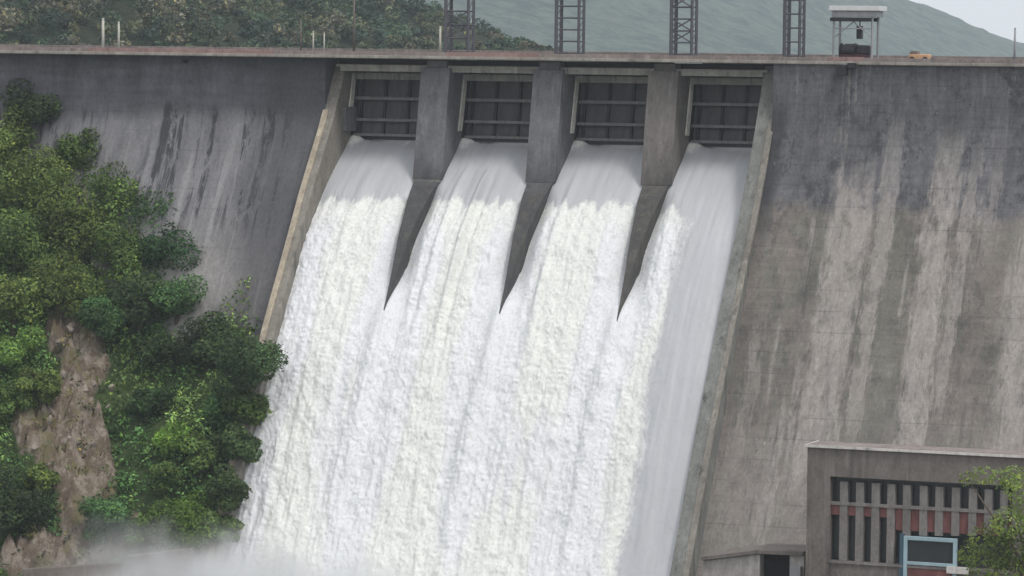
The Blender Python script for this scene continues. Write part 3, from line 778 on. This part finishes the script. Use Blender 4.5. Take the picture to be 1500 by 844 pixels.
# low retaining wall at the foot of the bank
p0, p1 = at(182, 815, -47), at(272, 809, -46)
mb = MB(); mb.hexa([(p0[0], -48.5, -1), (p1[0], -47, -1), (p1[0], -44, -1), (p0[0], -45, -1)], [(p0[0], -47.6, p0[2]), (p1[0], -46.3, p1[2] + .3), (p1[0], -44, p1[2] + .3), (p0[0], -45, p0[2])])
tag(mb.build('retaining_wall', mat_concrete('retaining_wall_concrete', (.185, .16, .155), None, .5), None, .1), 'low grey brown concrete wall at the foot of the bank', 'wall')
p0, p1 = at(40, 832, -56), at(178, 824, -49)
mb = MB(); mb.hexa([(p0[0], -57.5, -1), (p1[0], -50, -1), (p1[0], -48.5, -1), (p0[0], -56, -1)], [(p0[0], -57.2, p0[2]), (p1[0], -49.6, p1[2]), (p1[0], -48.5, p1[2]), (p0[0], -56, p0[2])])
tag(mb.build('stone_wall', mat_concrete('brown_stone_wall', (.15, .125, .11), None, .6), None, .1), 'brown stone wall below the bare slope', 'wall')

# ------------------------------------------------------------------ things on the crest
def lattice(px, wpx, label, n_panel=6, cross=True):
    Y0 = -.8; x0, x1 = at(px - wpx / 2, 70, Y0)[0], at(px + wpx / 2, 70, Y0)[0]
    cx, w = (x0 + x1) / 2, (x1 - x0) / 2; dpt = .9; H = 11.0
    root = empty('hoist_tower', (cx, Y0 + dpt, 69.95))
    for sx in (-1, 1):
        for sy in (-1, 1):
            MB().bar((sx * w, sy * dpt, 0), (sx * w, sy * dpt, H), .34 if sx < 0 else .28).build('leg', M['tower'], root)
            MB().box(sx * w - .35, sx * w + .35, sy * dpt - .35, sy * dpt + .35, -.3, .12).build('foot', M['deck'], root)
    br = MB()
    for k in range(n_panel + 1):
        z = .6 + (H - .8) * k / n_panel
        for sy in (-1, 1): br.bar((-w, sy * dpt, z), (w, sy * dpt, z), .13)
        for sx in (-1, 1): br.bar((sx * w, -dpt, z), (sx * w, dpt, z), .13)
        if k < n_panel:
            z2 = .6 + (H - .8) * (k + 1) / n_panel
            for sx in (-1, 1): br.bar((sx * w, -dpt, z), (sx * w, dpt, z2), .09)
            if cross and k in (1, 2, 4):
                for sy in (-1,):
                    br.bar((-w, sy * dpt, z), (w, sy * dpt, z2), .12); br.bar((w, sy * dpt, z), (-w, sy * dpt, z2), .12)
    br.build('bracing', M['tower'], root)
    MB().box(-w - .5, w + .5, -dpt - .4, dpt + .4, H, H + .35).build('platform', M['tower'], root)
    return tag(root, label, 'tower', 'lattice towers on the crest')
lattice(669, 33, 'lattice steel tower with thick left leg, on the first pier from the bank', 6)
lattice(831, 33, 'lattice steel tower on the middle pier, over the gap between two bays', 7, False)
lattice(998, 30, 'lattice steel tower with crossed braces on the third pier from the bank', 7)
lattice(1160, 22, 'narrow lattice steel tower nearest the roofed hoist', 6, False)

def post(px, ytop, ybot, label, mat, r=.14, Y0=6.5, arm=0):
    p = at(px, ytop, Y0); root = empty('crest_post', (p[0], Y0, 69.95)); h = p[2] - 69.95
    MB().tube([(0, 0, 0), (0, 0, h * .5), (0, 0, h)], [r * 1.15, r, r * .85], 8).build('post_shaft', mat, root, smooth=True)
    MB().box(-r * 2, r * 2, -r * 2, r * 2, 0, .12).build('base_plate', M['midgrey'], root)
    MB().tube([(0, 0, h), (0, 0, h + .12)], [r * 1.2, r * .5], 8).build('cap', mat, root)
    return tag(root, label, 'post', 'posts along the crest')
post(151, 28, 65, 'thicker pale post of the close pair farthest along the crest, over the dark tree', M['pale'], .20)
post(174, 33, 65, 'thinner pale post of the close pair over the bank', M['pale'], .15)
post(459, 47, 72, 'short pale post left of its twin near the first bay', M['pale'], .10)
post(475, 49, 72, 'short pale post closest to the tall brown pole', M['pale'], .10)
post(645, 40, 72, 'short pale post right beside the first lattice tower', M['pale'], .16)
post(519, -14, 75, 'tall thin brown pole above the first gate', M['brown'], .13)
post(441, 30, 70, 'thin brown post left of the two short pale posts', M['brown'], .10)
post(1487, 42, 72, 'slim grey post against the bright sky beyond the ridge', M['midgrey'], .14)

# roofed hoist with a dark winch under it
Y0 = -1.5; p = at(1254, 75, Y0); root = empty('hoist_shelter', (p[0], Y0, 69.95))
def zz(py): return at(1254, py, Y0)[2] - 69.95
MB().box(-3.0, 3.3, -1.8, 1.8, zz(16), zz(9)).build('roof', M['roofgrey'], root, .04)
MB().box(-2.7, 2.9, -1.5, 1.5, zz(25), zz(16.3)).build('roof_fascia', M['midgrey'], root, .04)
MB().box(-2.9, 2.2, -1.55, -1.1, zz(31.5), zz(26)).build('crossbeam', M['dark'], root, .03)
MB().box(-2.9, 2.2, 1.1, 1.55, zz(31.5), zz(26)).build('crossbeam', M['dark'], root, .03)
for sx in (-2.45, 2.35):
    for sy in (-1.3, 1.3): MB().bar((sx, sy, 0), (sx, sy, zz(25.2)), .22).build('leg', M['midgrey'], root)
br = MB()
for s, e in (((-2.4, -1.3, zz(55)), (0, -1.3, zz(32))), ((2.3, -1.3, zz(55)), (0, -1.3, zz(32))), ((-2.4, -1.3, zz(42)), (2.3, -1.3, zz(42)))): br.bar(s, e, .12)
br.build('bracing', M['midgrey'], root)
MB().box(.1, .75, -.4, .4, zz(57), zz(38)).build('hoist_block', M['dark'], root, .05)
MB().tube([(.42, 0, zz(38.2)), (.42, 0, zz(28))], .08, 6).build('hoist_rope', M['dark'], root)
tag(root, 'open hoist shelter with pale flat roof and thin legs on the crest', 'hoist')
root = empty('winch', (p[0], Y0, 69.95))
MB().box(-1.9, 1.9, -1.0, 1.0, 0, .85).build('winch_bed', M['maroon'], root, .05)
MB().tube([(-1.6, -.3, 1.35), (-.1, -.3, 1.35)], .72, 14).build('drum', M['dark'], root)
MB().box(.25, 1.9, -.8, .8, .854, 2.0).build('motor_housing', M['dark'], root, .2)
for xx in (-1.85, -.15): MB().tube([(xx, -.3, 1.35), (xx + .2, -.3, 1.35)], .88, 16).build('drum_flange', M['dark'], root)
MB().box(-1.5, .1, .1, .8, .854, 2.15).build('winch_cover', M['maroon'], root, .1)
tag(root, 'dark winch machine under the pale roofed hoist', 'winch')

# dark floodlight on the wall under the hoist
p = at(1236, 101, -9.2); root = empty('floodlight', (p[0], -8.75, p[2]))
MB().box(-.55, .30, -.85, -.1, -.55, .35).build('lamp_housing', M['dark'], root, .06)
MB().box(.31, .95, -.6, -.1, .02, .5).build('lamp_box', M['dark'], root, .05)
MB().box(-.2, .1, -.1, .7, .0, .5).build('bracket', M['midgrey'], root)
root.scale = (1.55, 1.2, 1.45)
tag(root, 'small dark floodlight fixed to the dam wall below the roofed hoist', 'floodlight')
# orange machine behind the parapet
p = at(1348, 78, -4.5); root = empty('utility_cart', (p[0], -4.5, 69.95))
MB().box(-1.25, 1.25, -.7, .7, .35, 1.0).build('cart_body', M['orange'], root, .12)
mb = MB(); mb.hexa([(-1.2, -.65, 1.004), (-.1, -.65, 1.004), (-.1, .65, 1.004), (-1.2, .65, 1.004)], [(-1.0, -.6, 1.4), (-.3, -.6, 1.4), (-.3, .6, 1.4), (-1.0, .6, 1.4)]); mb.build('engine_hood', M['brown'], root, .05)
for sx in (-.8, .8):
    for sy in (-.72, .72): MB().tube([(sx, sy - .1, .35), (sx, sy + .1, .35)], .35, 14).build('wheel', M['dark'], root)
MB().bar((1.25, 0, .5), (2.0, 0, .4), .1).build('tow_bar', M['dark'], root)
tag(root, 'low orange machine half hidden behind the crest parapet', 'machine')

# ------------------------------------------------------------------ powerhouse
YB = -48.0
def bx(px, py): q = at(px, py, YB); return q[0], q[2]
X0, ZR = bx(1183, 652); X1 = X0 + 42; RB = 1.3
XL_, ZT = bx(1216, 698); XR_ = bx(1482, 760)[0]; ZS = bx(1260, 824)[1]
bh = tag(empty('powerhouse', (X0, YB, -1.2)), 'low grey concrete building with red banded window bay below the dam face', 'building')
def rel(mb, name, mat, parent=None, bevel=0.):
    o = mb.build(name, mat, parent or bh, bevel); o.location = (-X0, -YB, 1.2) if parent is None else (0, 0, 0); return o
mb = MB(); mb.box(X0, XL_, YB, YB + 5, -1.2, ZR - .25); mb.box(XL_, X1, YB, YB + RB, ZT, ZR - .25); mb.box(XR_, X1, YB, YB + RB, -1.2, ZT)
mb.box(XL_, XR_, YB + .12, YB + RB, -1.2, ZS); mb.box(XL_, X1, YB + RB + .4, YB + 5, -1.2, ZR - .25)
rel(mb, 'wall', M['bhouse'])
mb = MB(); mb.box(X0 - .15, X1, YB - .2, YB + 5, ZR - .246, ZR); r_ = rel(mb, 'roof', M['roofc'], None, .03)
mb = MB(); mb.box(X0 - .25, X1, YB - .32, YB - .204, ZR - .2, ZR + .05); mb.box(X0 - .28, X0 - .154, YB - .2, YB + 5, ZR - .2, ZR + .05); rel(mb, 'roof_edge', M['trim'], r_)
mb = MB(); mb.box(XL_, XR_, YB + RB + .02, YB + RB + .2, ZS, ZT); w_ = rel(mb, 'window', M['glass'])
zb0, zb1 = bx(1260, 757)[1], bx(1260, 743)[1]
mb = MB(); xm = bx(1310, 750)[0]; mb.box(XL_, xm, YB + .55, YB + .7, zb0, zb1); mb.box(xm + .01, XR_, YB + .55, YB + .7, zb0 - 1.3, zb1); rel(mb, 'red_band', M['redband'])
mb = MB(); mb.box(XL_, XR_, YB + .28, YB + .5, zb1 + .06, zb1 + .42); rel(mb, 'cross_rail', M['fin'])
for k, px in enumerate((1235, 1258.5, 1281.5, 1304.5, 1327.5, 1352, 1375, 1399, 1424, 1447, 1470)):
    xx = at(px, 760, YB + .3)[0]; mb = MB(); zlo = ZS if k < 4 else bx(px, 786)[1]
    mb.box(xx - .44, xx + .44, YB + .35, YB + RB, zlo, ZT - .55); rel(mb, 'window_fin', M['fin'], None, .04)
# blue framed doorway
dx0, dx1 = bx(1324, 800)[0], bx(1402, 800)[0]; dz1 = bx(1360, 787)[1]; dz2 = bx(1360, 824)[1]
mb = MB(); mb.box(dx0, dx0 + .42, YB - .15, YB + .25, -1.2, dz1); mb.box(dx1 - .42, dx1, YB - .15, YB + .25, -1.2, dz1)
mb.box(dx0 + .42, dx1 - .42, YB - .15, YB + .25, dz1 - .42, dz1); mb.box(dx0 + .42, dx1 - .42, YB - .15, YB + .25, dz2 - .35, dz2)
df = rel(mb, 'door_frame', M['blue'], None, .03)
mb = MB(); mb.box(dx0 + .42, dx1 - .42, YB + .03, YB + .11, dz2 + .01, dz1 - .43); rel(mb, 'fanlight', M['glass'], df)
mb = MB(); mb.box(dx0 + .42, dx1 - .42, YB + .03, YB + .11, -1.2, dz2 - .36); rel(mb, 'door', M['redband'], df)
mb = MB(); mb.box(dx0 - .45, dx0 - .01, YB - .05, YB + .3, -1.2, dz1 + .2); rel(mb, 'door_post', M['teal'], df)
sx0, sz0 = bx(1388, 839); sx1, sz1 = bx(1420, 831)
mb = MB(); mb.box(sx0, sx1, YB - .5, YB - .2, sz0, sz1); rel(mb, 'ledge_board', M['trim'], df)
mb = MB(); mb.box(XL_ - .02, XR_, YB - .06, YB + .1, ZS - .25, ZS + .02); rel(mb, 'sill', M['fin'])

# small annex beside it
YA = -45.0
def ax(px, py): q = at(px, py, YA); return q[0], q[2]
a0, za = ax(1030, 815); a1, zc = ax(1112, 805); a2, ze = ax(1178, 808); o0, zo = ax(1113, 812); o1, _ = ax(1157, 812)
an = tag(empty('annex', (a0, YA, -1.2)), 'small pale concrete annex with a dark doorway beside the training wall', 'building')
def rela(mb, name, mat, bevel=0.):
    o = mb.build(name, mat, an, bevel); o.location = (-a0, -YA, 1.2); return o
mb = MB(); mb.hexa([(a0, YA, -1.2), (o0, YA, -1.2), (o0, YA + 6, -1.2), (a0, YA + 6, -1.2)], [(a0, YA, za - .5), (o0, YA, zc - .5), (o0, YA + 6, zc - .5), (a0, YA + 6, za - .5)])
mb.box(o1, a2, YA, YA + 6, -1.2, ze - .5); mb.box(o0, o1, YA + 2.2, YA + 6, -1.2, ze - .5)
rela(mb, 'wall', M['bwall'])
mb = MB(); mb.hexa([(a0 - .1, YA - .4, za - .45), (a1, YA - .4, zc - .45), (a1, YA + 6, zc - .45), (a0 - .1, YA + 6, za - .45)], [(a0 - .1, YA - .4, za), (a1, YA - .4, zc), (a1, YA + 6, zc), (a0 - .1, YA + 6, za)])
mb.hexa([(a1, YA - .4, zc - .45), (a2, YA - .4, ze - .45), (a2, YA + 6, ze - .45), (a1, YA + 6, zc - .45)], [(a1, YA - .4, zc), (a2, YA - .4, ze), (a2, YA + 6, ze), (a1, YA + 6, zc)])
rela(mb, 'roof', M['bhouse'], .04)
mb = MB(); mb.box(o0, o1, YA + 1.6, YA + 2.1, -1.2, zc - .5); rela(mb, 'doorway', M['void'])
d0, dz = ax(1160, 828); d1, _ = ax(1176, 828)
mb = MB(); mb.box(d0, d1, YA - .9, YA - .1, -1.2, dz); rela(mb, 'equipment_box', M['midgrey'], .06)

# tree in front of the powerhouse, reaching in from the right
YT = -78.0
def tp(px, py): return at(px, py, YT)
spec = [(1420, 700, 13), (1440, 696, 17), (1462, 704, 19), (1485, 700, 22), (1505, 712, 26), (1420, 812, 18), (1440, 790, 22), (1462, 776, 24), (1485, 762, 26), (1500, 745, 22),
        (1440, 826, 26), (1470, 812, 32), (1500, 800, 34), (1530, 770, 36), (1540, 720, 34), (1515, 830, 34), (1550, 680, 30), (1480, 842, 30), (1570, 760, 40)]
cen = tp(1535, 770); C = np.array([tp(a, b) for a, b, r in spec]); R = np.array([r for a, b, r in spec]) / 13.0
g = np.random.default_rng(4); C[:, 1] += g.normal(size=len(C)) * 1.2
make_tree('leafy_tree', 'light yellow green tree in front of the powerhouse', 'tree', None, cen, 7, (.165, .235, .06), 77, -1.2, n=7500, leaf=.36, clumps=(C - cen, R))

# ------------------------------------------------------------------ spray at the foot of the chute
def mist():
    m = bpy.data.materials.new('spray'); m.use_nodes = True; t = m.node_tree; t.nodes.clear()
    o = t.nodes.new('ShaderNodeOutputMaterial'); p = t.nodes.new('ShaderNodeVolumePrincipled'); p.inputs['Color'].default_value = (.97, .98, .99, 1); p.inputs['Anisotropy'].default_value = .2
    g = t.nodes.new('ShaderNodeNewGeometry'); sx = t.nodes.new('ShaderNodeSeparateXYZ'); t.links.new(g.outputs['Position'], sx.inputs[0])
    nz = t.nodes.new('ShaderNodeTexNoise'); nz.inputs['Scale'].default_value = .16; nz.inputs['Detail'].default_value = 3; t.links.new(g.outputs['Position'], nz.inputs['Vector'])
    def mth(op, u, v):
        q = t.nodes.new('ShaderNodeMath'); q.operation = op
        for i, w in enumerate((u, v)):
            if isinstance(w, (int, float)): q.inputs[i].default_value = w
            else: t.links.new(w, q.inputs[i])
        return q.outputs[0]
    def rg(v, a, b, c, d):
        q = t.nodes.new('ShaderNodeMapRange'); q.interpolation_type = 'SMOOTHSTEP'
        for i, w in enumerate((a, b, c, d)): q.inputs[i + 1].default_value = w
        t.links.new(v, q.inputs[0]); return q.outputs[0]
    e = mth('ADD', sx.outputs[2], mth('MULTIPLY', mth('SUBTRACT', nz.outputs[0], .5), 14))
    e = mth('ADD', e, rg(sx.outputs[0], -30, 12, 0.0, 4.0))
    d = mth('MULTIPLY', rg(e, 15, 2, 0, .48), mth('MULTIPLY', rg(sx.outputs[0], -46, -33, 0, 1), rg(sx.outputs[0], 31, 22, 0, 1)))
    d = mth('MULTIPLY', d, rg(sx.outputs[1], -60, -50, 0, 1))
    t.links.new(d, p.inputs['Density']); t.links.new(p.outputs[0], o.inputs['Volume'])
    tag(MB().box(-46, 31, -61, -36, -1, 20).build('spray_mist', m), 'white spray drifting at the foot of the chute', 'spray', kind='stuff')
mist()

# ------------------------------------------------------------------ haze
hz = MB().box(-4900, 2400, -700, 6900, -2.5, 900).build('haze', mat_volume('haze', (.84, .93, 1.0), .85e-4, .1)); tag(hz, kind='stuff')

# ------------------------------------------------------------------ light
SUN_EL, SUN_AZ = math.radians(58), math.radians(118)     # azimuth clockwise from +Y (upstream)
w = bpy.data.worlds.new('World'); SC.world = w; w.use_nodes = True; t = w.node_tree
sky = t.nodes.new('ShaderNodeTexSky'); sky.sky_type = 'NISHITA'; sky.sun_disc = False
sky.sun_elevation = SUN_EL; sky.sun_rotation = SUN_AZ; sky.dust_density = 6; sky.air_density = 1.2; sky.ozone_density = 1
hs = t.nodes.new('ShaderNodeHueSaturation'); hs.inputs['Saturation'].default_value = .32
t.links.new(sky.outputs[0], hs.inputs['Color'])
cl = t.nodes.new('ShaderNodeMix'); cl.data_type = 'RGBA'; cl.inputs[0].default_value = .75      # high overcast over the blue
cl.inputs[7].default_value = (9.0, 9.15, 9.5, 1)
t.links.new(hs.outputs[0], cl.inputs[6]); t.links.new(cl.outputs[2], t.nodes['Background'].inputs[0])
t.nodes['Background'].inputs[1].default_value = .12
ld = bpy.data.lights.new('sun', 'SUN'); ld.energy = 1.5; ld.angle = math.radians(11); ld.color = (1, .965, .92)
sun = bpy.data.objects.new('sun', ld); COL.objects.link(sun)
dirv = Vector((math.sin(SUN_AZ) * math.cos(SUN_EL), math.cos(SUN_AZ) * math.cos(SUN_EL), math.sin(SUN_EL)))
sun.rotation_euler = dirv.to_track_quat('Z', 'Y').to_euler(); sun.location = dirv * 300

v = SC.view_settings; v.view_transform = 'Standard'; v.look = 'None'; v.exposure = 0.06; v.gamma = 1; v.use_curve_mapping = False
SC.render.engine = 'CYCLES'; cy = SC.cycles
cy.use_denoising = True; cy.denoiser = 'OPENIMAGEDENOISE'; cy.denoising_input_passes = 'RGB_ALBEDO_NORMAL'; cy.denoising_prefilter = 'ACCURATE'; cy.max_bounces = 6; cy.diffuse_bounces = 3; cy.volume_bounces = 3; cy.transparent_max_bounces = 8
SC.render.film_transparent = False
